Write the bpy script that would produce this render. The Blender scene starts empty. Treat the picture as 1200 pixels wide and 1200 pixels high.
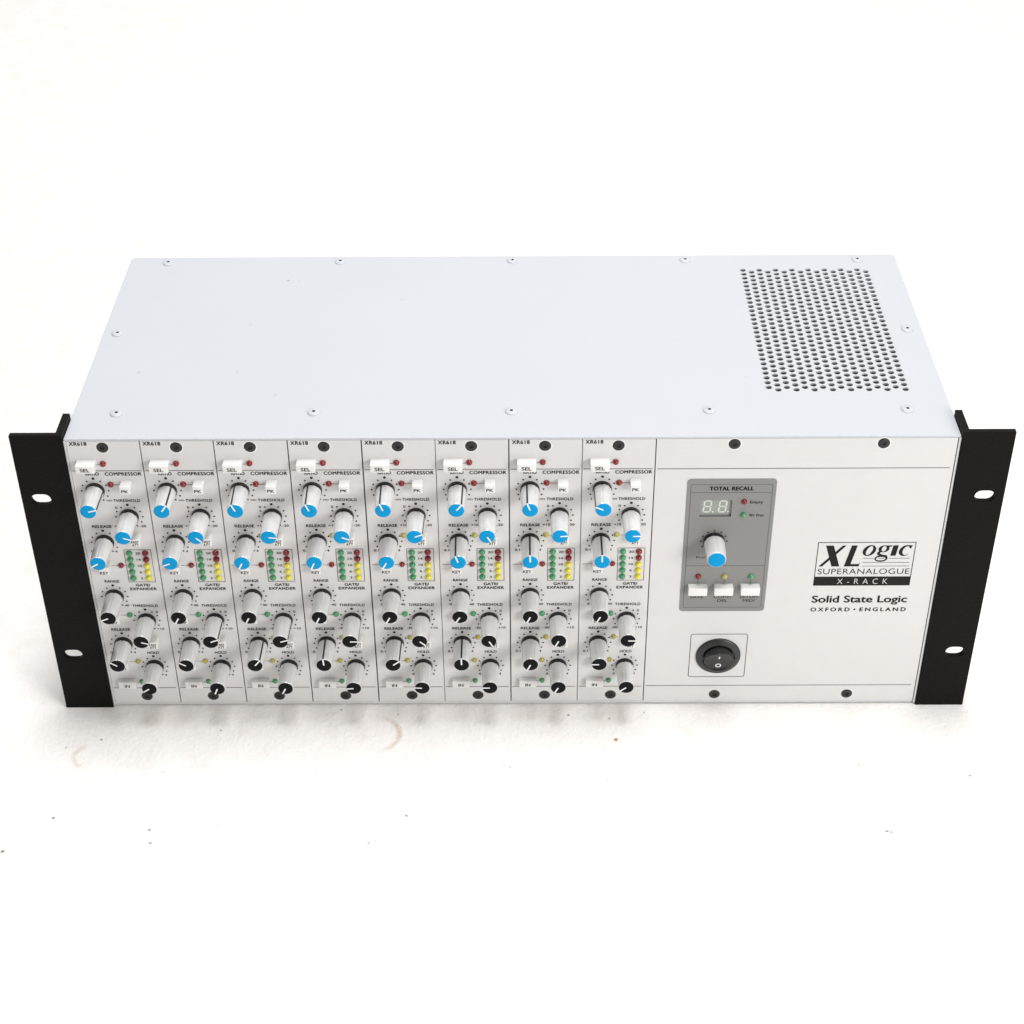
import bpy, bmesh, math, random
from mathutils import Vector, Matrix

S = 0.001                      # the scene is modelled in millimetres, built in metres
scene = bpy.context.scene
COL = scene.collection

# ------------------------------------------------------------------ camera
cam_d = bpy.data.cameras.new('camera')
cam = bpy.data.objects.new('camera', cam_d)
COL.objects.link(cam)
cam.location = (4.428 * S, -688.107 * S, 635.401 * S)
cam.rotation_euler = (0.93711, 0.0062923, 0.0020306)
cam_d.sensor_width = 36.0
cam_d.lens = 36.0 * 2024.17 / 1200.0
cam_d.clip_start = 0.01
cam_d.clip_end = 50.0
scene.camera = cam

# ------------------------------------------------------------------ world: the dim white bounce of a white studio
world = bpy.data.worlds.new('World')
scene.world = world
world.use_nodes = True
bg = world.node_tree.nodes['Background']
bg.inputs['Color'].default_value = (1.0, 0.98, 0.955, 1)
bg.inputs['Strength'].default_value = 0.37

# ------------------------------------------------------------------ lamps: overhead softbox, softbox front right
def area_light(name, loc, target, sx, sy, power, color=(1, 1, 1)):
    d = bpy.data.lights.new(name, 'AREA')
    d.shape = 'RECTANGLE'
    d.size = sx
    d.size_y = sy
    d.energy = power
    d.color = color
    o = bpy.data.objects.new(name, d)
    COL.objects.link(o)
    o.location = loc
    o.rotation_euler = (Vector(target) - Vector(loc)).to_track_quat('-Z', 'Y').to_euler()
    return o

area_light('overhead_softbox', (0.08, 0.06, 1.80), (0.04, 0.05, 0.0), 0.9, 0.5, 26.5, (0.97, 0.985, 1.0))
area_light('front_softbox', (0.95, -1.0, 0.60), (0.10, 0.0, 0.05), 0.55, 0.55, 12.8, (1.0, 0.99, 0.98))
area_light('added_background_fill', (0.0, 1.45, 1.3), (0.0, 1.75, 0.0), 3.0, 1.2, 11.5, (1.0, 1.0, 1.0))  # added fill lamp with no known source, lifts the far table to white

# ------------------------------------------------------------------ exposure
vs = scene.view_settings
vs.view_transform = 'Standard'
vs.look = 'None'
vs.exposure = 0.0
vs.gamma = 1.0
vs.use_curve_mapping = False

# ------------------------------------------------------------------ materials
def new_mat(name):
    m = bpy.data.materials.new(name)
    m.use_nodes = True
    return m, m.node_tree, m.node_tree.nodes['Principled BSDF']

def node(nt, kind, **kw):
    n = nt.nodes.new(kind)
    for k, v in kw.items():
        setattr(n, k, v)
    return n

def coords(nt):
    g = node(nt, 'ShaderNodeNewGeometry')
    return g.outputs['Position']

def noise(nt, vec, scale, detail=3.0, rough=0.5):
    n = node(nt, 'ShaderNodeTexNoise')
    n.inputs['Scale'].default_value = scale
    n.inputs['Detail'].default_value = detail
    n.inputs['Roughness'].default_value = rough
    nt.links.new(vec, n.inputs['Vector'])
    return n.outputs['Fac']

def math_node(nt, op, a, b=None, clamp=False):
    n = node(nt, 'ShaderNodeMath', operation=op, use_clamp=clamp)
    for i, v in enumerate((a, b)):
        if v is None:
            continue
        if isinstance(v, (int, float)):
            n.inputs[i].default_value = v
        else:
            nt.links.new(v, n.inputs[i])
    return n.outputs[0]

def map_range(nt, v, a, b, c, d):
    n = node(nt, 'ShaderNodeMapRange')
    nt.links.new(v, n.inputs[0])
    for i, x in enumerate((a, b, c, d)):
        n.inputs[i + 1].default_value = x
    return n.outputs[0]

def mix_col(nt, fac, a, b):
    n = node(nt, 'ShaderNodeMix', data_type='RGBA')
    if isinstance(fac, (int, float)):
        n.inputs[0].default_value = fac
    else:
        nt.links.new(fac, n.inputs[0])
    for idx, v in ((6, a), (7, b)):
        if isinstance(v, tuple):
            n.inputs[idx].default_value = (v[0], v[1], v[2], 1)
        else:
            nt.links.new(v, n.inputs[idx])
    return n.outputs[2]

def simple(name, col, rough=0.5, metallic=0.0, spec=0.5, var=0.06, vscale=220.0, bump=0.0, bscale=1500.0, coat=0.0, edge=0.0):
    """plain material with a little mottling in its colour and gloss, and optional grain"""
    m, nt, p = new_mat(name)
    pos = coords(nt)
    f = noise(nt, pos, vscale, 4.0, 0.6)
    lo = tuple(c * (1 - var) for c in col)
    hi = tuple(min(1.0, c * (1 + var)) for c in col)
    nt.links.new(mix_col(nt, f, lo, hi), p.inputs['Base Color'])
    nt.links.new(map_range(nt, f, 0.25, 0.75, max(0.02, rough * 0.85), min(1, rough * 1.15)), p.inputs['Roughness'])
    p.inputs['Metallic'].default_value = metallic
    p.inputs['Specular IOR Level'].default_value = spec
    p.inputs['Coat Weight'].default_value = coat
    last = None
    if edge > 0:
        bv = node(nt, 'ShaderNodeBevel', samples=4)
        bv.inputs['Radius'].default_value = edge * S
        last = bv.outputs[0]
    if bump > 0:
        b = node(nt, 'ShaderNodeBump')
        b.inputs['Strength'].default_value = bump
        b.inputs['Distance'].default_value = 0.0004
        nt.links.new(noise(nt, pos, bscale, 3.0, 0.6), b.inputs['Height'])
        if last is not None:
            nt.links.new(last, b.inputs['Normal'])
        last = b.outputs[0]
    if last is not None:
        nt.links.new(last, p.inputs['Normal'])
    return m

def add_specks(nt, colour, pos, specks, tint, wobble=None):
    """small marks at fixed spots of a surface (x, y in mm)"""
    sep = node(nt, 'ShaderNodeSeparateXYZ')
    nt.links.new(pos, sep.inputs[0])
    cmb = node(nt, 'ShaderNodeCombineXYZ')
    nt.links.new(sep.outputs[0], cmb.inputs[0])
    nt.links.new(sep.outputs[1], cmb.inputs[1])
    total = None
    for x, y, r, k in specks:
        d = node(nt, 'ShaderNodeVectorMath', operation='DISTANCE')
        nt.links.new(cmb.outputs[0], d.inputs[0])
        d.inputs[1].default_value = (x * S, y * S, 0)
        dist = d.outputs['Value']
        if wobble is not None:
            dist = math_node(nt, 'ADD', dist, wobble)
        v = map_range(nt, dist, 0.35 * r * S, r * S, k, 0.0)
        total = v if total is None else math_node(nt, 'MAXIMUM', total, v)
    return mix_col(nt, total, colour, tint)

M = {}
# front panels: fine satin silver grey paint
M['panel'] = simple('panel_paint', (0.64, 0.634, 0.627), 0.42, var=0.035, vscale=90, bump=0.05, bscale=2600, edge=0.25)
M['chassis'] = simple('chassis_paint', (0.62, 0.625, 0.63), 0.5, var=0.04, edge=0.3)
M['inside'] = simple('inner_metal', (0.16, 0.16, 0.165), 0.5, var=0.1)
M['gap'] = simple('gap_black', (0.012, 0.012, 0.012), 0.7)
M['print'] = simple('print_ink', (0.015, 0.0145, 0.014), 0.6, spec=0.12, var=0.2)
M['print_white'] = simple('print_ink_white', (0.72, 0.71, 0.69), 0.5)
M['print_line'] = simple('print_ink_line', (0.085, 0.083, 0.081), 0.6, spec=0.2, var=0.1)
M['grey_panel'] = simple('overlay_grey', (0.215, 0.215, 0.208), 0.42, var=0.03, vscale=150, bump=0.04, bscale=2500)
M['knob_body'] = simple('knob_plastic', (0.71, 0.71, 0.705), 0.22, metallic=0.30, var=0.03)
M['collar'] = simple('knob_collar', (0.012, 0.011, 0.0105), 0.32, spec=0.3, var=0.2)
M['blue'] = simple('cap_blue', (0.0, 0.29, 0.60), 0.42, spec=0.12, var=0.03)
M['black_cap'] = simple('cap_black', (0.008, 0.008, 0.0092), 0.4, spec=0.06, var=0.08)
M['pointer_white'] = simple('pointer_white', (0.82, 0.82, 0.81), 0.45)
M['pointer_black'] = simple('pointer_black', (0.012, 0.012, 0.012), 0.4)
M['button'] = simple('button_plastic', (0.76, 0.755, 0.735), 0.32, var=0.03)
M['screw'] = simple('screw_black', (0.022, 0.020, 0.019), 0.38, spec=0.35, var=0.25, bump=0.1)
M['screw_edge'] = simple('countersink_metal', (0.90, 0.89, 0.87), 0.25, metallic=0.5)
M['black_plastic'] = simple('switch_plastic', (0.011, 0.011, 0.0115), 0.28, spec=0.35, var=0.08, bump=0.05, bscale=3000)
M['bezel'] = simple('switch_bezel_plastic', (0.017, 0.017, 0.018), 0.36, spec=0.5, var=0.1)
M['display'] = simple('display_filter', (0.285, 0.305, 0.28), 0.25)
M['digit'] = simple('display_segment', (0.60, 0.65, 0.59), 0.4)

def led_mat(name, col):
    m, nt, p = new_mat(name)
    p.inputs['Base Color'].default_value = (*col, 1)
    p.inputs['Roughness'].default_value = 0.08
    p.inputs['Subsurface Weight'].default_value = 0.25
    p.inputs['Subsurface Radius'].default_value = (col[0], col[1], col[2])
    p.inputs['Subsurface Scale'].default_value = 0.0008
    p.inputs['Coat Weight'].default_value = 0.3
    return m
M['led_red'] = led_mat('led_red', (0.22, 0.003, 0.006))
M['led_green'] = led_mat('led_green', (0.065, 0.30, 0.13))
M['led_yellow'] = led_mat('led_yellow', (0.74, 0.66, 0.055))
M['led_amber'] = led_mat('led_amber', (0.42, 0.37, 0.085))

# lid: cool pale grey paint with faint smudges and a few marks
def lid_material():
    m, nt, p = new_mat('lid_paint')
    pos = coords(nt)
    f = noise(nt, pos, 11.0, 5.0, 0.6)
    g = noise(nt, pos, 500.0, 3.0, 0.6)
    c = mix_col(nt, f, (0.515, 0.533, 0.563), (0.535, 0.551, 0.573))
    wob = map_range(nt, noise(nt, pos, 900.0), 0, 1, -0.0006, 0.0006)
    c = add_specks(nt, c, pos, [(-124, 158, 1.1, .7), (-118, 157.5, .7, .35), (-190, 62, 1.5, .22), (-140, 62, 1.0, .25),
                                (-118, 40, 1.6, .16), (-139, 110, 2.0, .12), (118, 55, 1.0, .2), (86, 92, 1.0, .14), (-60, 136, 1.6, .14)],
                   (0.16, 0.16, 0.17), wob)
    nt.links.new(c, p.inputs['Base Color'])
    nt.links.new(map_range(nt, f, 0.3, 0.7, 0.40, 0.52), p.inputs['Roughness'])
    bv = node(nt, 'ShaderNodeBevel', samples=4)
    bv.inputs['Radius'].default_value = 0.5 * S
    b = node(nt, 'ShaderNodeBump')
    b.inputs['Strength'].default_value = 0.06
    b.inputs['Distance'].default_value = 0.0003
    nt.links.new(g, b.inputs['Height'])
    nt.links.new(bv.outputs[0], b.inputs['Normal'])
    nt.links.new(b.outputs[0], p.inputs['Normal'])
    return m
M['lid'] = lid_material()

def ear_material():
    m, nt, p = new_mat('powder_coat_black')
    pos = coords(nt)
    v = noise(nt, pos, 1000.0, 2.0, 0.5)
    p.inputs['Base Color'].default_value = (0.006, 0.0057, 0.0055, 1)
    p.inputs['Roughness'].default_value = 0.48
    p.inputs['Specular IOR Level'].default_value = 0.07
    bv = node(nt, 'ShaderNodeBevel', samples=4)
    bv.inputs['Radius'].default_value = 0.7 * S
    b = node(nt, 'ShaderNodeBump')
    b.inputs['Strength'].default_value = 0.6
    b.inputs['Distance'].default_value = 0.0006
    nt.links.new(v, b.inputs['Height'])
    nt.links.new(bv.outputs[0], b.inputs['Normal'])
    nt.links.new(b.outputs[0], p.inputs['Normal'])
    return m
M['ear'] = ear_material()

def table_material():
    m, nt, p = new_mat('painted_board')
    pos = coords(nt)
    big = noise(nt, pos, 9.0, 4.0, 0.6)
    mid = noise(nt, pos, 60.0, 5.0, 0.65)
    fine = noise(nt, pos, 330.0, 4.0, 0.65)
    mp = node(nt, 'ShaderNodeMapping')
    mp.inputs['Scale'].default_value = (1.0, 0.22, 1.0)
    mp.inputs['Rotation'].default_value = (0, 0, 0.25)
    nt.links.new(pos, mp.inputs[0])
    strokes = noise(nt, mp.outputs[0], 330.0, 4.0, 0.6)
    base = mix_col(nt, big, (0.890, 0.852, 0.820), (0.910, 0.885, 0.862))
    dirt = map_range(nt, mid, 0.50, 0.72, 0.0, 0.26)
    base = mix_col(nt, dirt, base, (0.70, 0.62, 0.555))
    wob = map_range(nt, noise(nt, pos, 700.0), 0, 1, -0.0007, 0.0007)
    specks = [(-251.1, -103.5, 2, 1), (-181.3, -89.4, 1.6, .9), (-179.4, -98.2, 1.6, .8), (-217.6, -25.0, 1.3, 1), (-235.3, -30.7, 1, .8),
              (-230.9, -81.1, 1.7, 1), (-53.9, -80.3, 1.5, .9), (48.0, -55.1, 1, .6), (-1.8, -46.2, 1.1, .7), (-5.8, -42.9, 0.9, .5),
              (185.0, -91.6, 1.9, .9), (187, -92.4, 1.3, .8), (234.2, -53.4, 1.4, .9), (-71.5, -98.6, 1.5, .6), (-68.2, -97.5, 1.2, .6),
              (-155.4, -18.2, 1.1, .9), (-92.8, -2.4, 1.3, .8), (-148.1, -86.3, 1, .4), (-102.2, -48.9, 1, .5),
              (29.2, -7.2, 1.5, .8), (51.0, -9.9, 1.2, .7), (70.0, -5.4, 1, .7), (-62, -6, 1.1, .6), (-181, -49, 1.2, .5)]
    specks = [(x, y, rr * 0.72, k * 0.85) for x, y, rr, k in specks]
    base = add_specks(nt, base, pos, specks, (0.10, 0.095, 0.09), wob)
    base = add_specks(nt, base, pos, [(53.8, -26.1, 1.6, 1), (178.6, -45.6, 1.3, .5)], (0.45, 0.2, 0.06), wob)
    # dried rings left by cups: broken arcs
    sep = node(nt, 'ShaderNodeSeparateXYZ')
    nt.links.new(pos, sep.inputs[0])
    for cx, cy, r, ax, k in ((-222.0, -37.5, 7.5, -1, .42), (-73.0, -21.5, 12.5, 1, .5), (196.0, -38.0, 20.0, -1, .12)):
        d = node(nt, 'ShaderNodeVectorMath', operation='DISTANCE')
        nt.links.new(pos, d.inputs[0])
        d.inputs[1].default_value = (cx * S, cy * S, 0)
        off = math_node(nt, 'ABSOLUTE', math_node(nt, 'SUBTRACT', math_node(nt, 'ADD', d.outputs['Value'], wob), r * S))
        ring = map_range(nt, off, 0.0003, 0.0021, k, 0.0)
        side = math_node(nt, 'MULTIPLY', math_node(nt, 'SUBTRACT', sep.outputs[0], cx * S), ax)
        part = map_range(nt, side, 0.1 * r * S, 0.75 * r * S, 0.0, 1.0)
        base = mix_col(nt, math_node(nt, 'MULTIPLY', ring, math_node(nt, 'MULTIPLY', part, map_range(nt, mid, .3, .6, .3, 1))), base, (0.50, 0.33, 0.20))
    nt.links.new(base, p.inputs['Base Color'])
    p.inputs['Roughness'].default_value = 0.6
    h = math_node(nt, 'ADD', math_node(nt, 'MULTIPLY', strokes, 0.30), math_node(nt, 'ADD', math_node(nt, 'MULTIPLY', mid, 1.0), math_node(nt, 'MULTIPLY', fine, 0.55)))
    b = node(nt, 'ShaderNodeBump')
    b.inputs['Strength'].default_value = 0.5
    b.inputs['Distance'].default_value = 0.0018
    nt.links.new(h, b.inputs['Height'])
    nt.links.new(b.outputs[0], p.inputs['Normal'])
    return m
M['table'] = table_material()

# ------------------------------------------------------------------ mesh helpers
class MB:
    """collects faces (in mm) and links them as ONE mesh object"""
    def __init__(self):
        self.v, self.f, self.mi, self.sm, self.mats = [], [], [], [], []
    def slot(self, key):
        if key not in self.mats:
            self.mats.append(key)
        return self.mats.index(key)
    def add(self, verts, faces, key, smooth=False):
        o = len(self.v)
        s = self.slot(key)
        self.v += [tuple(p) for p in verts]
        for f in faces:
            self.f.append([o + i for i in f])
            self.mi.append(s)
            self.sm.append(smooth)
    def box(self, x0, x1, y0, y1, z0, z1, key, bevel=0.0, seg=2):
        bm = bmesh.new()
        bmesh.ops.create_cube(bm, size=1.0)
        for v in bm.verts:
            v.co = Vector(((x0 + x1) / 2 + v.co.x * (x1 - x0), (y0 + y1) / 2 + v.co.y * (y1 - y0), (z0 + z1) / 2 + v.co.z * (z1 - z0)))
        if bevel > 0:
            bmesh.ops.bevel(bm, geom=list(bm.edges), offset=bevel, segments=seg, affect='EDGES', profile=0.5)
        bm.verts.index_update()
        self.add([v.co[:] for v in bm.verts], [[v.index for v in f.verts] for f in bm.faces], key, bevel > 0)
        bm.free()
    def poly(self, pts, y, key):
        """flat outline in the front plane, facing the front (-y); pts = (x, z) anticlockwise seen from the front"""
        a = sum(pts[i][0] * pts[(i + 1) % len(pts)][1] - pts[(i + 1) % len(pts)][0] * pts[i][1] for i in range(len(pts)))
        if a < 0:
            pts = pts[::-1]
        self.add([(x, y, z) for x, z in pts], [list(range(len(pts)))], key)
    def rect(self, x0, x1, z0, z1, y, key):
        self.poly([(x0, z0), (x1, z0), (x1, z1), (x0, z1)], y, key)
    def disc(self, cx, cz, r, y, key, n=14):
        self.poly([(cx + r * math.cos(2 * math.pi * i / n), cz + r * math.sin(2 * math.pi * i / n)) for i in range(n)], y, key)
    def ring(self, outer, inner, y, key):
        """flat band between two outlines of equal length"""
        n = len(outer)
        vs_ = [(x, y, z) for x, z in outer] + [(x, y, z) for x, z in inner]
        self.add(vs_, [[i, (i + 1) % n, n + (i + 1) % n, n + i] for i in range(n)], key)
    def lathe(self, prof, key, n=40, cx=0.0, cz=0.0, cap=True, smooth=True, flute=0.0, nf=6):
        """prof = (radius, y) from the back to the front, turned round a line along y"""
        vs_, fs = [], []
        for r, y in prof:
            for i in range(n):
                a = 2 * math.pi * i / n
                dev = ((math.degrees(a) + 180.0 / nf) % (360.0 / nf) - 180.0 / nf) / 7.5
                rr = r - flute * max(0.0, 1 - dev * dev)
                vs_.append((cx + rr * math.sin(a), y, cz + rr * math.cos(a)))
        for j in range(len(prof) - 1):
            for i in range(n):
                k = (i + 1) % n
                fs.append([j * n + i, (j + 1) * n + i, (j + 1) * n + k, j * n + k][::-1])
        self.add(vs_, fs, key, smooth)
        if cap:
            j = len(prof) - 1
            self.add([vs_[j * n + i] for i in range(n)], [list(range(n))], key, False)
    def build(self, name, parent=None, loc=(0, 0, 0), label=None, fix=True):
        me = bpy.data.meshes.new(name)
        me.from_pydata([(x * S, y * S, z * S) for x, y, z in self.v], [], self.f)
        for k in self.mats:
            me.materials.append(M[k])
        me.polygons.foreach_set('material_index', self.mi)
        me.polygons.foreach_set('use_smooth', self.sm)
        me.validate()
        if fix:
            bm = bmesh.new()
            bm.from_mesh(me)
            bmesh.ops.recalc_face_normals(bm, faces=[f for f in bm.faces if f.smooth])
            bm.to_mesh(me)
            bm.free()
        me.update()
        o = bpy.data.objects.new(name, me)
        COL.objects.link(o)
        o.location = tuple(c * S for c in loc)
        o.parent = parent
        if label:
            o['label'] = label
        return o

def dup(o, parent, loc=None, roty=None, label=None):
    c = o.copy()
    COL.objects.link(c)
    c.parent = parent
    if loc is not None:
        c.location = tuple(k * S for k in loc)
    if roty is not None:
        c.rotation_euler = (0, roty, 0)
    if label:
        c['label'] = label
    return c

# lettering: Blender's built-in font turned into flat mesh
_txt = {}
def glyphs(s, bold=0.0, spacing=1.0, shear=0.0):
    k = (s, bold, spacing, shear)
    if k not in _txt:
        cu = bpy.data.curves.new('t', 'FONT')
        cu.body = s
        cu.size = 1.0
        cu.offset = bold
        cu.space_character = spacing
        cu.shear = shear
        cu.resolution_u = 4
        ob = bpy.data.objects.new('t', cu)
        COL.objects.link(ob)
        dg = bpy.context.evaluated_depsgraph_get()
        me = bpy.data.meshes.new_from_object(ob.evaluated_get(dg))
        _txt[k] = ([v.co[:2] for v in me.vertices], [list(p.vertices) for p in me.polygons])
        bpy.data.objects.remove(ob)
        bpy.data.curves.remove(cu)
        bpy.data.meshes.remove(me)
    return _txt[k]
CAP = max(p[1] for p in glyphs('H')[0])

def text(mb, s, x0, x1, z0, h, y, key='print', bold=0.012, spacing=1.0, shear=0.0, mid=None, fn=None):
    """letters of capital height h on the base line z0, fitted from x0 to x1 (or centred on mid); bold = heavier strokes"""
    vs_, fs = glyphs(s, min(bold, 0.0), spacing, shear)
    lo = min(p[0] for p in vs_)
    hi = max(p[0] for p in vs_)
    if mid is not None:
        sx = h / CAP * (x1 if x1 else 1.0)
        x0 = mid - (hi - lo) * sx / 2
    else:
        sx = (x1 - x0) / (hi - lo)
    d = bold * 9.5 * h
    passes = [(-d / 2, 0), (d / 2, 0), (0, d * .3), (0, -d * .3)] if d > 0 else [(0, 0)]
    for i, (ox, oz) in enumerate(passes):
        pts = [(x0 + (p[0] - lo) * sx + ox, y - 0.006 * i, z0 + p[1] * h / CAP + oz) for p in vs_]
        if fn:
            pts = [fn(q) for q in pts]
        mb.add(pts, fs, key)

def rrect(x0, x1, z0, z1, r, n=5):
    out = []
    for cx, cz, a0 in ((x1 - r, z1 - r, 0), (x0 + r, z1 - r, 90), (x0 + r, z0 + r, 180), (x1 - r, z0 + r, 270)):
        for i in range(n + 1):
            a = math.radians(a0 + 90 * i / n)
            out.append((cx + r * math.cos(a), cz + r * math.sin(a)))
    return out

def outline(mb, x0, x1, z0, z1, r, w, y, key='print_line'):
    mb.ring(rrect(x0, x1, z0, z1, r), rrect(x0 + w, x1 - w, z0 + w, z1 - w, max(0.05, r - w)), y, key)

def cell_with_hole(rx0, rx1, rz0, rz1, hole):
    """rectangle with a hole: returns (outer points, hole points) of equal length, corners kept"""
    cx = sum(p[0] for p in hole) / len(hole)
    cz = sum(p[1] for p in hole) / len(hole)
    ang = sorted([math.atan2(p[1] - cz, p[0] - cx) for p in hole] + [math.atan2(b - cz, a - cx) for a in (rx0, rx1) for b in (rz0, rz1)])
    ang = [a for i, a in enumerate(ang) if i == 0 or a - ang[i - 1] > 1e-4]
    def on_hole(a):
        d = (math.cos(a), math.sin(a))
        best = None
        for i in range(len(hole)):
            p, q = hole[i], hole[(i + 1) % len(hole)]
            px, pz, qx, qz = p[0] - cx, p[1] - cz, q[0] - cx, q[1] - cz
            ex, ez = qx - px, qz - pz
            den = d[0] * ez - d[1] * ex
            if abs(den) < 1e-9:
                continue
            t = (px * ez - pz * ex) / den
            u = (px * d[1] - pz * d[0]) / den
            if t > 0 and -1e-4 <= u <= 1 + 1e-4 and (best is None or t < best):
                best = t
        return (cx + d[0] * best, cz + d[1] * best)
    def on_rect(a):
        dx, dz = math.cos(a), math.sin(a)
        t = min(((rx1 - cx) / dx if dx > 1e-9 else (rx0 - cx) / dx if dx < -1e-9 else 1e9),
                ((rz1 - cz) / dz if dz > 1e-9 else (rz0 - cz) / dz if dz < -1e-9 else 1e9))
        return (cx + dx * t, cz + dz * t)
    return [on_rect(a) for a in ang], [on_hole(a) for a in ang]

YP = 1.0                       # front face of the panels
INK = YP - 0.09                # printing lies a hair in front

# ------------------------------------------------------------------ table under the unit, running back and up into a white sweep
mb = MB()
prof = [(-1800, 0.0), (-700, 0), (0, 0), (900, 0), (1700, 0)]
for i in range(1, 13):
    a = math.radians(90 * i / 12)
    prof.append((1700 + 700 * math.sin(a), 700 - 700 * math.cos(a)))
prof.append((2400, 1600))
vsx = []
for y, z in prof:
    vsx += [(-2600, y, z), (2600, y, z)]
mb.add(vsx, [[2 * i, 2 * i + 1, 2 * i + 3, 2 * i + 2] for i in range(len(prof) - 1)], 'table', True)
table = mb.build('tabletop', fix=False)
table['kind'] = 'structure'

# ------------------------------------------------------------------ the rack unit
unit = bpy.data.objects.new('rack_unit', None)
COL.objects.link(unit)
unit.empty_display_size = 0.05
unit['label'] = 'silver grey rackmount audio unit with black ears and rows of blue and black capped knobs'
unit['category'] = 'rack unit'

HL = 215.5
# chassis: hollow sheet metal body behind the panels
mb = MB()
for s in (-1, 1):
    xa, xb = sorted((s * 214.75, s * 215.75))
    mb.box(xa, xb, 0.7, 185.0, 0.9, 172.3, 'chassis')
    xa, xb = sorted((s * 215.8, s * 218.2))
    mb.box(xa, xb, 20.3, 28.0, 6, 170.5, 'chassis', 0.4)
mb.box(-214.7, 214.7, 1.6, 184.0, 0.9, 2.3, 'chassis')
mb.box(-214.7, 214.7, 183.8, 185.0, 2.35, 172.3, 'chassis')
mb.box(-214.7, 214.7, 4.2, 5.4, 2.35, 172.3, 'gap')
mb.box(66.0, 67.0, 5.5, 183.0, 2.4, 172.2, 'inside')
mb.box(72.0, 213.0, 8.0, 180.0, 60.0, 61.5, 'inside')
mb.build('chassis', unit, fix=False)

# lid with real perforations
LZ = 173.3
PX, PY = 4.53, 4.526
VX0, VX1 = 128.43 - PX / 2, 128.43 + 15.5 * PX
VY1 = 167.5 + PY / 2
VY0 = 167.5 - 27 * PY - PY
mb = MB()
def top(pts, z, key, target):
    target.add([(x, y, z) for x, y in pts], [list(range(len(pts)))], key)
y_back = 185.2
top([(-HL, 1.0), (VX0, 1.0), (VX0, y_back), (-HL + 2.5, y_back), (-HL + .7, y_back - .7), (-HL, y_back - 2.5)], LZ, 'lid', mb)
top([(VX1, 1.0), (HL, 1.0), (HL, y_back - 2.5), (HL - .7, y_back - .7), (HL - 2.5, y_back), (VX1, y_back)], LZ, 'lid', mb)
top([(VX0, 1.0), (VX1, 1.0), (VX1, VY0), (VX0, VY0)], LZ, 'lid', mb)
top([(VX0, VY1), (VX1, VY1), (VX1, y_back), (VX0, y_back)], LZ, 'lid', mb)
rim = [(-HL, 1.0), (HL, 1.0), (HL, y_back - 2.5), (HL - .7, y_back - .7), (HL - 2.5, y_back), (-HL + 2.5, y_back), (-HL + .7, y_back - .7), (-HL, y_back - 2.5)]
n = len(rim)
mb.add([(x, y, LZ) for x, y in rim] + [(x, y, LZ - 0.9) for x, y in rim], [[i, n + i, n + (i + 1) % n, (i + 1) % n] for i in range(n)], 'lid')
lid = mb.build('lid', unit, fix=False)

mb = MB()
for i in range(16):
    cx = 128.43 + i * PX
    shift = 0.0 if i % 2 == 0 else -PY / 2
    for j in range(28):
        cy = 167.5 - j * PY + shift
        hole = [(cx + 1.62 * math.cos(math.radians(k * 22.5)), cy + 1.62 * math.sin(math.radians(k * 22.5))) for k in range(16)]
        o_, h_ = cell_with_hole(cx - PX / 2, cx + PX / 2, cy - PY / 2, cy + PY / 2, hole)
        m_ = len(o_)
        vs_ = [(x, y, LZ) for x, y in o_] + [(x, y, LZ) for x, y in h_] + [(x, y, LZ - 1.0) for x, y in h_]
        fs_ = [[k, (k + 1) % m_, m_ + (k + 1) % m_, m_ + k] for k in range(m_)]
        mb.add(vs_, fs_, 'lid')
        mb.add(vs_, [[m_ + k, m_ + (k + 1) % m_, 2 * m_ + (k + 1) % m_, 2 * m_ + k] for k in range(m_)], 'lid')
    x0, x1 = cx - PX / 2, cx + PX / 2
    if i % 2 == 0:
        top([(x0, VY0), (x1, VY0), (x1, VY0 + PY / 2), (x0, VY0 + PY / 2)], LZ, 'lid', mb)
    else:
        top([(x0, VY1 - PY / 2), (x1, VY1 - PY / 2), (x1, VY1), (x0, VY1)], LZ, 'lid', mb)
mb.build('vent_grille', lid, fix=False)

def hex_pts(r, n_out):
    return [(r * math.cos(2 * math.pi * i / n_out), r * math.sin(2 * math.pi * i / n_out)) for i in range(n_out)]

def hex_socket(a, r):
    a = (a + math.pi / 6) % (math.pi / 3) - math.pi / 6
    return r * math.cos(math.pi / 6) / math.cos(a)

def button_screw(key, R, hgt, rs, rim_key=None):
    """low domed screw head with a hex socket, axis along -y, base at y = 0"""
    mb_ = MB()
    N = 36
    rows = []
    prof_ = [(R, 0.0), (R, -hgt * 0.35), (R * 0.93, -hgt * 0.62), (R * 0.72, -hgt * 0.9), (R * 0.5, -hgt)]
    vs_ = []
    for r, y in prof_:
        vs_ += [(r * math.sin(2 * math.pi * i / N), y, r * math.cos(2 * math.pi * i / N)) for i in range(N)]
    for y in (-hgt, -0.04):
        vs_ += [(hex_socket(2 * math.pi * i / N, rs) * math.sin(2 * math.pi * i / N), y, hex_socket(2 * math.pi * i / N, rs) * math.cos(2 * math.pi * i / N)) for i in range(N)]
    L = len(prof_) + 2
    fs_ = [[j * N + i, j * N + (i + 1) % N, (j + 1) * N + (i + 1) % N, (j + 1) * N + i] for j in range(L - 2) for i in range(N)]
    mb_.add(vs_, fs_, key, True)
    mb_.add(vs_[(L - 2) * N:], [[i, (i + 1) % N, N + (i + 1) % N, N + i] for i in range(N)] + [list(range(N, 2 * N))], 'gap')  # shallow socket painted black, standing in for the shade of a deep one
    if rim_key:
        mb_.ring([(p[0], p[1]) for p in hex_pts(R + 0.42, N)], [(p[0], p[1]) for p in hex_pts(R - 0.05, N)], -0.06, rim_key)
    return mb_

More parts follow.
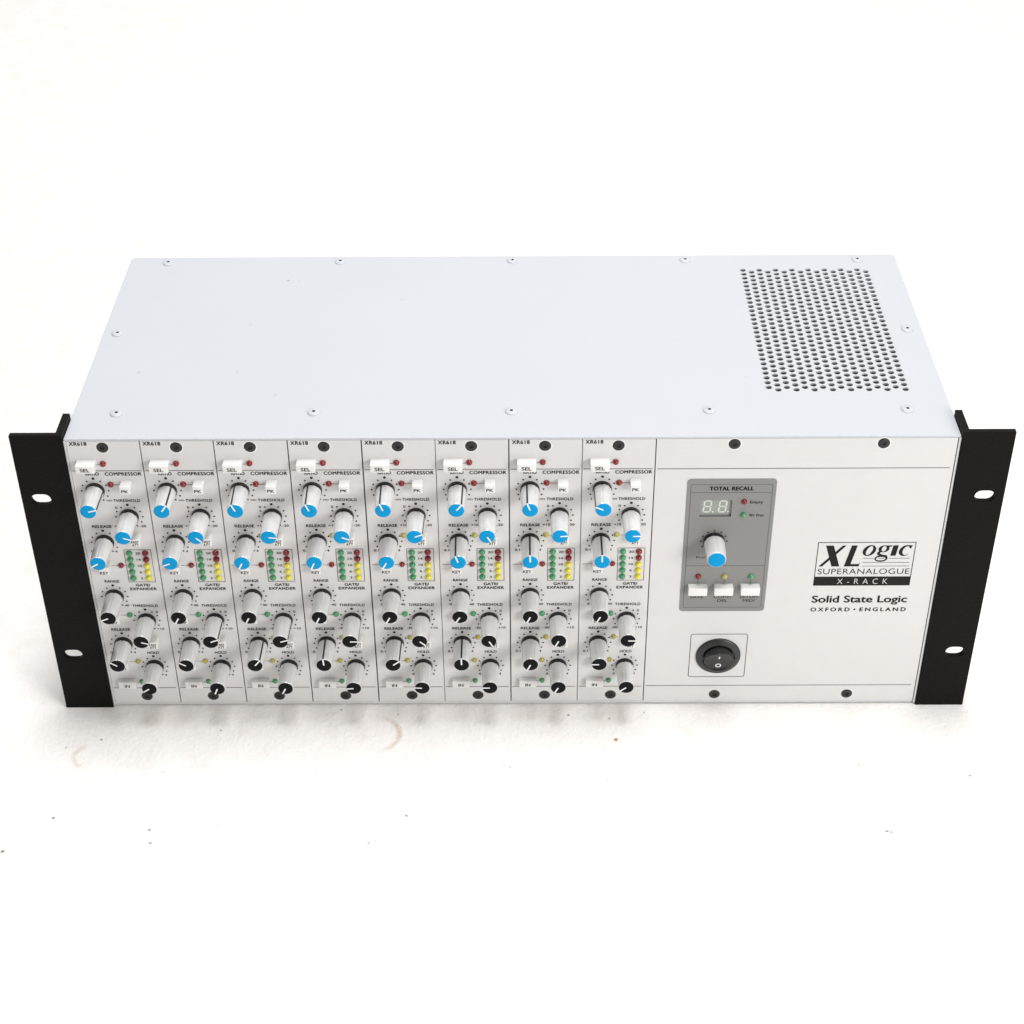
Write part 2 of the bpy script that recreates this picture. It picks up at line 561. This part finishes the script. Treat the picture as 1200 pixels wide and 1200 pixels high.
# lid screws stand on the lid: same head, painted, turned upwards
sc0 = button_screw('lid', 3.2, 0.95, 0.85).build('screw', lid, (-193.8, 178.8, LZ))
sc0.rotation_euler = (-math.pi / 2, 0, 0)
spots = [(-96.9, 179.3), (0.1, 179.4), (97.2, 179.4), (193.9, 179.0), (-207.9, 100.8), (208.0, 101.8),
         (-194.1, 23.5), (-97.2, 23.8), (-0.2, 23.9), (96.9, 24.2), (194.0, 24.3)]
rnd = random.Random(3)
for x, y in spots:
    c = dup(sc0, lid, (x, y, LZ))
    c.rotation_euler = (-math.pi / 2, 0, rnd.uniform(0, 1))

# rack ears: L-shaped angle with two slots each
def make_ear(s):
    mb_ = MB()
    xa, xb = 215.95, 241.3
    T = 2.95
    def slot(cz):
        pts = []
        for i in range(9):
            a = math.radians(-90 + 180 * i / 8)
            pts.append((231.85 + 1.6 + 3.4 * math.cos(a), cz + 3.4 * math.sin(a)))
        for i in range(9):
            a = math.radians(90 + 180 * i / 8)
            pts.append((231.85 - 1.6 + 3.4 * math.cos(a), cz + 3.4 * math.sin(a)))
        return pts
    zs = [(0.0, 88.0, 37.6), (88.0, 176.0, 138.3)]
    for z0, z1, cz in zs:
        o_, h_ = cell_with_hole(xa, xb, z0, z1, slot(cz))
        m_ = len(o_)
        for y in (0.0, T):
            mb_.add([(s * x, y, z) for x, z in o_] + [(s * x, y, z) for x, z in h_],
                    [[k, (k + 1) % m_, m_ + (k + 1) % m_, m_ + k] for k in range(m_)], 'ear')
        mb_.add([(s * x, 0.0, z) for x, z in h_] + [(s * x, T, z) for x, z in h_],
                [[k, (k + 1) % m_, m_ + (k + 1) % m_, m_ + k] for k in range(m_)], 'ear')
    xi = 219.3
    # side walls of the L, drawn as one outline swept from bottom to top
    L_ = [(xa, 0.0), (xb, 0.0), (xb, T), (xi, T), (xi, 19.8), (xa, 19.8)]
    k_ = len(L_)
    for i in (1, 3, 4, 5):
        p, q = L_[i], L_[(i + 1) % k_]
        mb_.add([(s * p[0], p[1], 0), (s * q[0], q[1], 0), (s * q[0], q[1], 176.0), (s * p[0], p[1], 176.0)], [[0, 1, 2, 3]], 'ear')
    for z in (0.0, 176.0):
        mb_.add([(s * x, y, z) for x, y in L_[:1] + L_[1:4]] + [], [[0, 1, 2, 3]], 'ear')
        mb_.add([(s * xa, 0.0, z), (s * xi, T, z), (s * xi, 19.8, z), (s * xa, 19.8, z)], [[0, 1, 2, 3]], 'ear')
    bm = bmesh.new()
    me_o = mb_.build('rack_ear', unit, fix=False)
    bm.from_mesh(me_o.data)
    bmesh.ops.remove_doubles(bm, verts=bm.verts, dist=1e-6)
    bmesh.ops.recalc_face_normals(bm, faces=bm.faces)
    bm.to_mesh(me_o.data)
    bm.free()
    return me_o
make_ear(-1)
make_ear(1)

# ------------------------------------------------------------------ prototypes of the small parts (each becomes a child of its module)
def strip(mb_, pts_a, pts_b, key):
    vs_ = list(pts_a) + list(pts_b)
    n_ = len(pts_a)
    mb_.add(vs_, [[i, n_ + i, n_ + i + 1, i + 1] for i in range(n_ - 1)], key)

def knob_body(scale=1.0, length=17.6, pointer=True):
    m_ = MB()
    k = scale
    m_.lathe([(4.75 * k, 0.0), (4.75 * k, -1.6), (4.68 * k, -2.6), (4.5 * k, -2.7)], 'collar', 48, cap=False)
    e = -length
    m_.lathe([(4.40 * k, -2.3), (4.60 * k, -2.5), (4.62 * k, -2.75), (4.55 * k, -4.5), (4.40 * k, -9.0), (4.16 * k, e + 1.2), (4.10 * k, e + 0.45), (4.00 * k, e + 0.14), (3.88 * k, e)],
             'knob_body', 144, cap=True, flute=0.17)
    if pointer:
        w = 0.42
        pr = [(4.66, -2.55), (4.59, -4.5), (4.44, -9.0), (4.20, e + 1.2), (4.14, e + .45), (4.05, e + .10), (3.84, e - 0.04)]
        a = [(-w, y, math.sqrt(r * r - w * w)) for r, y in pr]
        b = [(w, y, math.sqrt(r * r - w * w)) for r, y in pr]
        strip(m_, a, b, 'pointer_black')
    return m_

def knob_cap(key, scale=1.0, length=17.6, pointer=True):
    m_ = MB()
    e = -length
    r = 3.82 * scale
    m_.lathe([(r, e + 0.05), (r, e - 0.08), (r * 0.97, e - 0.16), (r * 0.6, e - 0.20)], key, 48, cap=True)
    if pointer:
        w = 0.36
        z1 = math.sqrt(3.99 ** 2 - w * w)
        m_.add([(-w, e - 0.24, 0.1), (w, e - 0.24, 0.1), (w, e - 0.22, z1), (-w, e - 0.22, z1)], [[0, 1, 2, 3]], 'pointer_white')
        m_.add([(-w, e - 0.22, z1), (w, e - 0.22, z1), (w, e + .3, z1 + .14), (-w, e + .3, z1 + .14)], [[0, 1, 2, 3]], 'pointer_white')
    return m_

def led(key, r=1.5):
    m_ = MB()
    prof_ = [(r, 0.0), (r, -0.45)]
    for i in range(1, 8):
        a = math.radians(90 * i / 7.6)
        prof_.append((r * math.cos(a), -0.45 - r * 0.95 * math.sin(a)))
    m_.lathe(prof_, key, 24)
    return m_

def button(w, h, p, lines, th=1.75, tw=None, tz=0.42):
    m_ = MB()
    m_.box(-w / 2, w / 2, -p, 0.6, -h / 2, h / 2, 'button', 0.28, 3)
    if lines:
        for i, s in enumerate(lines):
            z = -h / 2 + tz + (len(lines) - 1 - i) * (th + 0.35)
            text(m_, s, None, 1.0 if tw is None else tw, z, th, -p - 0.08, mid=0.0, bold=0.008)
    return m_

XL = [-214.9 + 35.56 * k + o for k, o in enumerate((0, 0, .02, .08, .20, .02, .08, -.08))]
MW = 35.56
KN = [(10.2, 143.0), (24.8, 127.1), (10.3, 111.2), (10.3, 76.2), (24.75, 60.2), (10.4, 44.2), (24.85, 28.3)]
ANG = [[77, 108, -120, -113, 107, -56, -123], [35, 133, -111, -152, 68, -60, -157], [-25, 94, -153, -154, 75, 39, -154],
       [-23, 113, -156, -155, 90, -4, -96], [-21, 69, -151, -152, 132, 53, -86], [38, 150, -19, -150, 151, -1, -90],
       [-20, 85, -3, -155, -155, -155, -152], [-66, 90, -1, -153, 90, -90, -128]]

# panel blank
def module_panel():
    m_ = MB()
    m_.box(0.22, MW - 0.22, YP, 3.6, 2.8, 172.25, 'panel', 0.18, 1)
    for i in range(len(m_.sm)):
        m_.sm[i] = False
    return m_

def module_print():
    m_ = MB()
    y = INK
    text(m_, 'XR618', 1.6, 10.0, 169.75, 2.05, y, bold=0.012, spacing=1.12)
    m_.rect(0.9, 34.4, 154.75, 155.1, y, 'print_line')
    m_.rect(13.1, 15.2, 158.5, 158.75, y, 'print_line')
    text(m_, 'RATIO', 7.0, 13.4, 152.2, 1.8, y)
    text(m_, 'COMPRESSOR', 16.4, 34.2, 152.1, 1.9, y, bold=0.012, spacing=1.1)
    m_.rect(19.0, 23.8, 146.45, 146.7, y, 'print_line')
    text(m_, 'THRESHOLD', 18.4, 31.5, 136.2, 1.6, y, bold=0.01, spacing=1.12)
    text(m_, 'RELEASE', 5.4, 15.1, 120.3, 1.6, y, bold=0.01)
    text(m_, 'RANGE', 6.6, 14.0, 85.4, 1.6, y, bold=0.01)
    text(m_, 'GATE/', 22.2, 29.6, 82.85, 1.6, y, bold=0.014)
    text(m_, 'EXPANDER', 19.1, 32.5, 80.35, 1.65, y, bold=0.014, spacing=1.12)
    text(m_, 'THRESHOLD', 18.6, 31.6, 69.25, 1.6, y, bold=0.01, spacing=1.12)
    text(m_, 'RELEASE', 5.4, 15.1, 53.3, 1.6, y, bold=0.01)
    text(m_, 'HOLD', 22.1, 28.2, 37.25, 1.6, y, bold=0.01)
    m_.rect(0.9, 34.4, 13.15, 13.5, y, 'print_line')
    m_.rect(13.5, 15.2, 17.2, 17.4, y, 'print_line')
    # dotted scale round every knob; the top mark is a larger ringed dot
    for i, (cx, cz) in enumerate(KN):
        for k in range(-5, 6):
            a = math.radians(30 * k)
            if k == 0:
                m_.disc(cx, cz + 7.3, 0.72, y, 'print')
                m_.disc(cx, cz + 7.3, 0.22, y - 0.02, 'print_line', 8)
            else:
                m_.disc(cx + 6.65 * math.sin(a), cz + 6.5 * math.cos(a), 0.47, y, 'print', 10)
    small = dict(bold=0.009)
    for s, x, z in (('1', 5.0, 136.3), ('0', 19.1, 132.0), ('+10', 18.4, 120.6), ('-20', 30.8, 120.6), ('0.1', 3.9, 104.8), ('4', 15.3, 104.8),
                    ('0', 4.9, 69.6), ('40', 15.8, 69.6), ('0', 30.6, 65.1), ('-30', 18.7, 53.8), ('+10', 31.2, 53.8),
                    ('0.1', 3.9, 37.7), ('4', 15.5, 37.7), ('0', 19.3, 21.8), ('4', 29.9, 21.8)):
        text(m_, s, None, 1.25, z, 1.35, y, mid=x, **small)
    for cx in (15.6, 17.0):                                            # the infinity sign of the ratio scale
        c0 = [(cx + 0.75 * math.cos(t * math.pi / 6), 137.0 + 0.5 * math.sin(t * math.pi / 6)) for t in range(12)]
        c1 = [(cx + 0.52 * math.cos(t * math.pi / 6), 137.0 + 0.3 * math.sin(t * math.pi / 6)) for t in range(12)]
        m_.ring(c0, c1, y, 'print')
    # meter frame, numbers and the lines that tie lamps to buttons
    outline(m_, 18.95, 32.75, 85.6, 106.55, 0.06, 0.28, y)
    for i, s in enumerate(('20', '14', '10', '6', '3')):
        text(m_, s, None, 1.3, 103.4 - 3.99 * i, 1.35, y, mid=25.85, **small)
    m_.rect(1.2, 18.95, 96.2, 96.42, y, 'print_line')
    m_.rect(18.5, 24.5, 114.5, 114.7, y, 'print_line')
    m_.rect(11.5, 16.5, 63.7, 63.9, y, 'print_line')
    m_.rect(18.5, 24.5, 47.7, 47.9, y, 'print_line')
    m_.rect(11.8, 16.6, 31.9, 32.1, y, 'print_line')
    return m_

LEDS = [('red_led', 'led_red', 16.4, 159.2, 1.5), ('red_led', 'led_red', 18.4, 146.9, 1.5), ('amber_led', 'led_amber', 18.2, 115.1, 1.4),
        ('red_led', 'led_red', 16.45, 96.7, 1.45), ('green_led', 'led_green', 16.5, 64.2, 1.5), ('amber_led', 'led_amber', 18.6, 48.3, 1.4),
        ('amber_led', 'led_amber', 16.55, 32.4, 1.4), ('green_led', 'led_green', 16.65, 18.0, 1.4)]
for i in range(5):
    LEDS.append(('green_led', 'led_green', 21.65, 104.4 - 3.99 * i, 1.62))
    LEDS.append(('red_led' if i < 2 else 'yellow_led', 'led_red' if i < 2 else 'led_yellow', 29.65, 104.35 - 3.99 * i, 1.62))

BTN = [('SEL', 9.2, 4.5, 5.5, ['SEL'], 8.55, 159.05, 1.9, 1.2, 1.15), ('PK', 5.1, 4.5, 5.5, ['PK'], 26.25, 146.7, 1.75, 1.2, 0.9),
       ('FAST ATT', 4.9, 4.5, 5.5, ['FAST', 'ATT'], 27.0, 114.65, 1.45, 0.85, 0.4), ('KEY', 5.0, 4.5, 5.5, ['KEY'], 8.8, 96.65, 1.75, 0.95, 0.5),
       ('', 5.0, 4.5, 5.5, ['EXP'], 9.3, 64.2, 1.5, 0.9, 0.45), ('FAST ATT', 4.9, 4.5, 5.5, ['FAST', 'ATT'], 27.1, 47.3, 1.45, 0.85, 0.4),
       ('', 5.0, 4.5, 5.5, ['KEY'], 9.6, 32.6, 1.5, 0.9, 0.45), ('IN', 9.2, 4.6, 2.9, ['IN'], 9.05, 17.35, 1.9, 1.05, 0.9)]

proto = {}
mod0 = None
for k in range(8):
    loc = (XL[k], 0, 0)
    if k == 0:
        mod = module_panel().build('channel_module', unit, loc, fix=False)
        pr = module_print().build('panel_print', mod, (0, 0, 0), fix=False)
        proto['panel'], proto['print'] = mod, pr
    else:
        mod = dup(proto['panel'], unit, loc)
        dup(proto['print'], mod)
    for (u, z), nm in (((17.5, 168.6), 'a'), ((17.95, 7.35), 'b')):
        if 'screw' not in proto:
            proto['screw'] = button_screw('screw', 2.95, 0.5, 1.15, 'screw_edge').build('screw', mod, (u, YP, z))
        else:
            dup(proto['screw'], mod, (u, YP, z), rnd.uniform(0, 1.0))
    for i, (u, z) in enumerate(KN):
        ck = 'blue' if i < 3 else 'black_cap'
        a = math.radians(ANG[k][i])
        if 'knob' not in proto:
            proto['knob'] = knob_body().build('knob', mod, (u, YP, z))
            proto['knob'].rotation_euler = (0, a, 0)
        else:
            dup(proto['knob'], mod, (u, YP, z), a)
        if ck not in proto:
            proto[ck] = knob_cap(ck).build('knob_cap', mod, (u, YP, z), 'blue cap with white pointer line' if ck == 'blue' else 'black cap with white pointer line')
            proto[ck].rotation_euler = (0, a, 0)
        else:
            dup(proto[ck], mod, (u, YP, z), a)
    for i, (nm, key, u, z, r) in enumerate(LEDS):
        pk = (key, r)
        if pk not in proto:
            proto[pk] = led(key, r).build(nm, mod, (u, YP, z))
        else:
            dup(proto[pk], mod, (u, YP, z))
    for i, (tag_, w, h, p, lines, u, z, th, tw, tz) in enumerate(BTN):
        pk = ('btn', i)
        if pk not in proto:
            proto[pk] = button(w, h, p, lines, th, tw, tz).build('button', mod, (u, YP, z), ('white button lettered ' + tag_) if tag_ else None)
        else:
            dup(proto[pk], mod, (u, YP, z))

# ------------------------------------------------------------------ control panel on the right
PXL, PXR = 69.75, 214.25
WX0, WX1, WZ0, WZ1 = 92.75, 108.35, 125.8, 135.9          # display window
mb = MB()
frame = [(PXL, PXR, 2.8, WZ0), (PXL, PXR, WZ1, 172.25), (PXL, WX0, WZ0, WZ1), (WX1, PXR, WZ0, WZ1)]
for x0, x1, z0, z1 in frame:
    mb.rect(x0, x1, z0, z1, YP, 'panel')
for a, b in (((PXL, 2.8), (PXR, 2.8)), ((PXR, 2.8), (PXR, 172.25)), ((PXR, 172.25), (PXL, 172.25)), ((PXL, 172.25), (PXL, 2.8))):
    mb.add([(a[0], YP, a[1]), (b[0], YP, b[1]), (b[0], 3.6, b[1]), (a[0], 3.6, a[1])], [[0, 3, 2, 1]], 'panel')
cpanel = mb.build('control_panel', unit, fix=False)

mb = MB()
y = INK
mb.rect(70.6, 212.5, 154.6, 154.95, y, 'print_line')
mb.rect(70.6, 212.4, 13.5, 13.85, y, 'print_line')
outline(mb, 92.7, 122.65, 19.7, 49.65, 1.4, 0.35, y)
# emblem: framed name with a black bar
outline(mb, 153.3, 202.5, 81.7, 109.5, 0.06, 0.38, y, 'print')
mb.rect(153.3, 202.5, 81.7, 87.5, y - 0.03, 'print')
mb.poly([(157.4, 107.4), (161.3, 107.4), (165.4, 94.1), (161.4, 94.1)], y, 'print')
mb.poly([(165.9, 107.4), (167.7, 107.4), (156.6, 94.1), (154.9, 94.1)], y - 0.02, 'print')
mb.poly([(170.4, 107.45), (173.3, 107.45), (170.9, 95.6), (168.0, 95.6)], y, 'print')
mb.poly([(168.0, 95.6), (175.1, 95.6), (175.6, 96.6), (175.2, 94.1), (167.6, 94.1)], y, 'print')
def ell(cx, cz, a, b, sh, rot=0.0, n_=28, a0=0.0, a1=360.0):
    out = []
    cnt = n_ if a1 - a0 >= 360 else n_ + 1
    for i in range(cnt):
        t = math.radians(a0 + (a1 - a0) * i / n_)
        x, z = a * math.cos(t), b * math.sin(t)
        x, z = x * math.cos(rot) - z * math.sin(rot), x * math.sin(rot) + z * math.cos(rot)
        out.append((cx + x + sh * z, cz + z))
    return out
def band(outer, inner):
    n_ = len(outer)
    mb.add([(x, y, z) for x, z in outer] + [(x, y, z) for x, z in inner], [[i, i + 1, n_ + i + 1, n_ + i] for i in range(n_ - 1)], 'print')
mb.ring(ell(179.5, 104.15, 3.25, 3.45, 0.22), ell(179.55, 104.15, 1.45, 2.85, 0.22, -0.12), y, 'print')
mb.ring(ell(186.7, 105.25, 2.75, 2.2, 0.15), ell(186.75, 105.25, 1.15, 1.75, 0.15), y, 'print')
mb.poly([(188.2, 107.4), (190.7, 107.4), (190.45, 106.6), (188.6, 106.55)], y - 0.02, 'print')
mb.poly([(184.4, 103.9), (185.4, 103.4), (184.9, 102.3), (186.6, 101.35), (185.6, 100.7), (183.7, 101.5), (183.5, 102.6)], y - 0.02, 'print')
mb.ring(ell(185.9, 99.15, 3.3, 2.1, 0.12), ell(185.75, 99.0, 2.45, 1.15, 0.12), y - 0.03, 'print')
mb.poly([(185.5, 101.7), (188.7, 101.1), (188.9, 99.8), (186.2, 100.35)], y - 0.04, 'print')
mb.poly([(191.2, 107.4), (193.9, 107.4), (193.0, 100.85), (190.3, 100.85)], y, 'print')
band(ell(197.6, 104.1, 3.15, 3.45, 0.2, 0, 26, 42, 318), ell(198.35, 104.1, 2.1, 2.85, 0.2, 0, 26, 52, 308))
mb.poly([(198.7, 107.5), (200.9, 107.4), (200.2, 105.4), (199.4, 105.9)], y - 0.02, 'print')
for z, xs in ((99.05, ((176.95, 182.2), (184.6, 187.3), (189.9, 200.4))), (96.4, ((176.9, 200.4),)), (94.1, ((176.9, 200.6),))):
    for x0, x1 in xs:
        mb.rect(x0, x1, z, z + 0.28, y, 'print_line')
text(mb, 'SUPERANALOGUE', 154.8, 201.3, 89.1, 3.5, y, bold=-0.004, spacing=1.05)
text(mb, 'X-RACK', 165.3, 190.9, 82.75, 3.5, y - 0.07, 'print_white', bold=-0.014, spacing=1.9)
text(mb, 'Solid State Logic', 153.7, 202.3, 70.6, 4.35, y, bold=0.010)
text(mb, 'OXFORD', 153.6, 173.6, 64.7, 2.35, y, bold=0.012, spacing=1.45)
mb.disc(176.2, 65.9, 0.55, y, 'print')
text(mb, 'ENGLAND', 178.9, 202.6, 64.7, 2.35, y, bold=0.012, spacing=1.45)
mb.build('panel_print', cpanel, fix=False)

# grey overlay with window, lettering and its controls
PZ = YP - 0.25
mb = MB()
o_, h_ = None, None
outer = rrect(85.7, 129.5, 65.2, 148.75, 2.0, 6)
win = [(WX0, WZ0), (WX1, WZ0), (WX1, WZ1), (WX0, WZ1)]
# outline split in four pieces round the window
def clip_band(z0, z1, x0, x1):
    pts = [p for p in outer if z0 - 1e-6 <= p[1] <= z1 + 1e-6 and x0 - 1e-6 <= p[0] <= x1 + 1e-6]
    return pts
lower = [(129.5, WZ0), (85.7, WZ0)] + [p for p in outer if p[1] < WZ0 and p[0] < 100] + [p for p in outer if p[1] < WZ0 and p[0] >= 100]
upper = [p for p in outer if p[1] > WZ1] + [(85.7, WZ1), (129.5, WZ1)]
mb.poly(lower, PZ, 'grey_panel')
mb.poly(upper, PZ, 'grey_panel')
mb.rect(85.7, WX0, WZ0, WZ1, PZ, 'grey_panel')
mb.rect(WX1, 129.5, WZ0, WZ1, PZ, 'grey_panel')
n = len(outer)
mb.add([(x, PZ, z) for x, z in outer] + [(x, YP, z) for x, z in outer], [[i, (i + 1) % n, n + (i + 1) % n, n + i] for i in range(n)], 'grey_panel')
y = PZ - 0.05
outline(mb, 87.5, 127.75, 67.7, 145.6, 0.8, 0.25, y)
mb.rect(87.75, 127.5, 140.5, 140.75, y, 'print_line')
mb.rect(87.75, 127.5, 94.9, 95.15, y, 'print_line')
text(mb, 'TOTAL RECALL', 96.9, 118.3, 141.95, 2.15, y, bold=0.02, spacing=1.1)
text(mb, 'Empty', 117.2, 123.5, 134.0, 1.6, y, bold=0.010, spacing=1.1)
text(mb, 'Wr Prot', 117.2, 124.5, 125.95, 1.6, y, bold=0.010, spacing=1.1)
text(mb, 'Push', 92.6, 98.0, 99.8, 1.4, y, bold=0.0)
for cx, rows in ((94.3, ['SAVE']), (107.55, ['COPY/', 'DEL']), (121.1, ['SETUP/', 'MIDI'])):
    for i, s in enumerate(rows):
        text(mb, s, None, 1.35, 73.9 - 2.4 * i, 1.6, y, mid=cx, bold=0.004)
for x, z in ((94.3, 87.8), (107.7, 87.7), (121.2, 87.7)):
    mb.rect(x - 0.12, x + 0.12, 83.0, z, y, 'print_line')
for k in range(-5, 6):
    a = math.radians(30 * k)
    mb.disc(100.87 + 6.5 * math.sin(a), 110.6 + 6.4 * math.cos(a), 0.46, y, 'print', 10)
mb.build('recall_overlay', cpanel, fix=False)

mb = MB()
D = YP + 1.1
mb.rect(WX0, WX1, WZ0, WZ1, D, 'display')
for a, b in ((win[0], win[1]), (win[1], win[2]), (win[2], win[3]), (win[3], win[0])):
    mb.add([(a[0], PZ, a[1]), (b[0], PZ, b[1]), (b[0], D, b[1]), (a[0], D, a[1])], [[0, 1, 2, 3]], 'inside')
def seg7(x0, z0, w, h, t, sh):
    def q(pts):
        mb.poly([(x0 + px + sh * pz, z0 + pz) for px, pz in pts], D - 0.05, 'digit')
    g = 0.12
    for zc in (t / 2, h / 2, h - t / 2):
        q([(t * .5 + g, zc), (t + g, zc - t / 2), (w - t - g, zc - t / 2), (w - t * .5 - g, zc), (w - t - g, zc + t / 2), (t + g, zc + t / 2)])
    for xc in (t / 2, w - t / 2):
        for za, zb in ((t / 2 + g, h / 2 - g), (h / 2 + g, h - t / 2 - g)):
            q([(xc, za), (xc + t / 2, za + t / 2), (xc + t / 2, zb - t / 2), (xc, zb), (xc - t / 2, zb - t / 2), (xc - t / 2, za + t / 2)])
for x in (94.1, 101.7):
    seg7(x, 127.5, 4.1, 7.4, 0.75, 0.09)
    mb.disc(x + 5.2, 127.95, 0.5, D - 0.05, 'digit', 10)
mb.build('display', cpanel, fix=False)

for nm, key, x, z in (('red_led', 'led_red', 114.3, 135.2), ('green_led', 'led_green', 114.45, 127.1), ('red_led', 'led_red', 94.3, 88.4),
                      ('amber_led', 'led_amber', 107.7, 88.3), ('green_led', 'led_green', 121.2, 88.3)):
    led(key, 1.42).build(nm, cpanel, (x, PZ, z))
kb = knob_body(1.15, 15.4, False).build('knob', cpanel, (100.87, PZ, 110.6), 'larger knob without a pointer line')
knob_cap('blue', 1.13, 15.4, False).build('knob_cap', cpanel, (100.87, PZ, 110.6), 'plain blue cap')
b0 = button(9.6, 4.8, 4.1, None).build('button', cpanel, (94.2, PZ, 80.9), 'blank white button')
dup(b0, cpanel, (107.4, PZ, 80.9))
dup(b0, cpanel, (120.95, PZ, 80.9))
for x, z in ((107.2, 169.2), (178.9, 169.3), (107.6, 7.4), (178.45, 7.5)):
    dup(proto['screw'], cpanel, (x, YP, z), rnd.uniform(0, 1.0))

# power switch: round bezel, rocker with its upper end standing out
mb = MB()
mb.lathe([(11.85, 0.0), (11.8, -0.5), (11.5, -0.95), (11.0, -1.15), (9.0, -2.2), (8.55, -2.25), (8.4, -2.0), (8.4, 1.0)], 'bezel', 64, cap=False)
mb.lathe([(8.4, 0.9), (0.5, 0.9)], 'gap', 40, cap=True)
bez = mb.build('switch_bezel', cpanel, (107.85, YP, 34.6))
mb = MB()
R_ = 7.85
N_ = 56
def face_y(z):
    t = (z + R_) / (2 * R_)
    return -2.4 - 5.0 * t + 0.5 * math.sin(math.pi * t)
vs_ = []
for r, d in ((R_, None), (R_, 0.25), (R_ - 0.12, 0.06), (R_ - 0.35, 0.0)):
    for i in range(N_):
        a = 2 * math.pi * i / N_
        x, z = r * math.sin(a), r * math.cos(a)
        vs_.append((x, 0.8 if d is None else face_y(z) + d, z))
mb.add(vs_, [[j * N_ + i, j * N_ + (i + 1) % N_, (j + 1) * N_ + (i + 1) % N_, (j + 1) * N_ + i] for j in range(3) for i in range(N_)], 'black_plastic', True)
rows = 14
fv, ff = [], []
for j in range(rows + 1):
    z = -(R_ - .35) + 2 * (R_ - .35) * j / rows
    hw = math.sqrt(max(0.0, (R_ - .35) ** 2 - z * z))
    fv += [(-hw, face_y(z), z), (hw, face_y(z), z)]
mb.add(fv, [[2 * j, 2 * j + 1, 2 * j + 3, 2 * j + 2] for j in range(rows)], 'black_plastic', True)
def on_face(p):
    return (p[0], face_y(p[2]) - 0.06, p[2])
w0 = [(1.55 * math.cos(math.radians(a)), -3.9 + 1.55 * math.sin(math.radians(a))) for a in range(0, 360, 15)]
w1 = [(1.0 * math.cos(math.radians(a)), -3.9 + 1.0 * math.sin(math.radians(a))) for a in range(0, 360, 15)]
nn = len(w0)
mb.add([on_face((x, 0, z)) for x, z in w0 + w1], [[i, (i + 1) % nn, nn + (i + 1) % nn, nn + i] for i in range(nn)], 'pointer_white')
mb.add([on_face(q) for q in ((-.32, 0, 2.2), (.32, 0, 2.2), (.32, 0, 4.4), (-.32, 0, 4.4))], [[0, 1, 2, 3]], 'pointer_white')
mb.build('rocker_switch', cpanel, (107.85, YP, 34.6), 'round black rocker marked I and O')
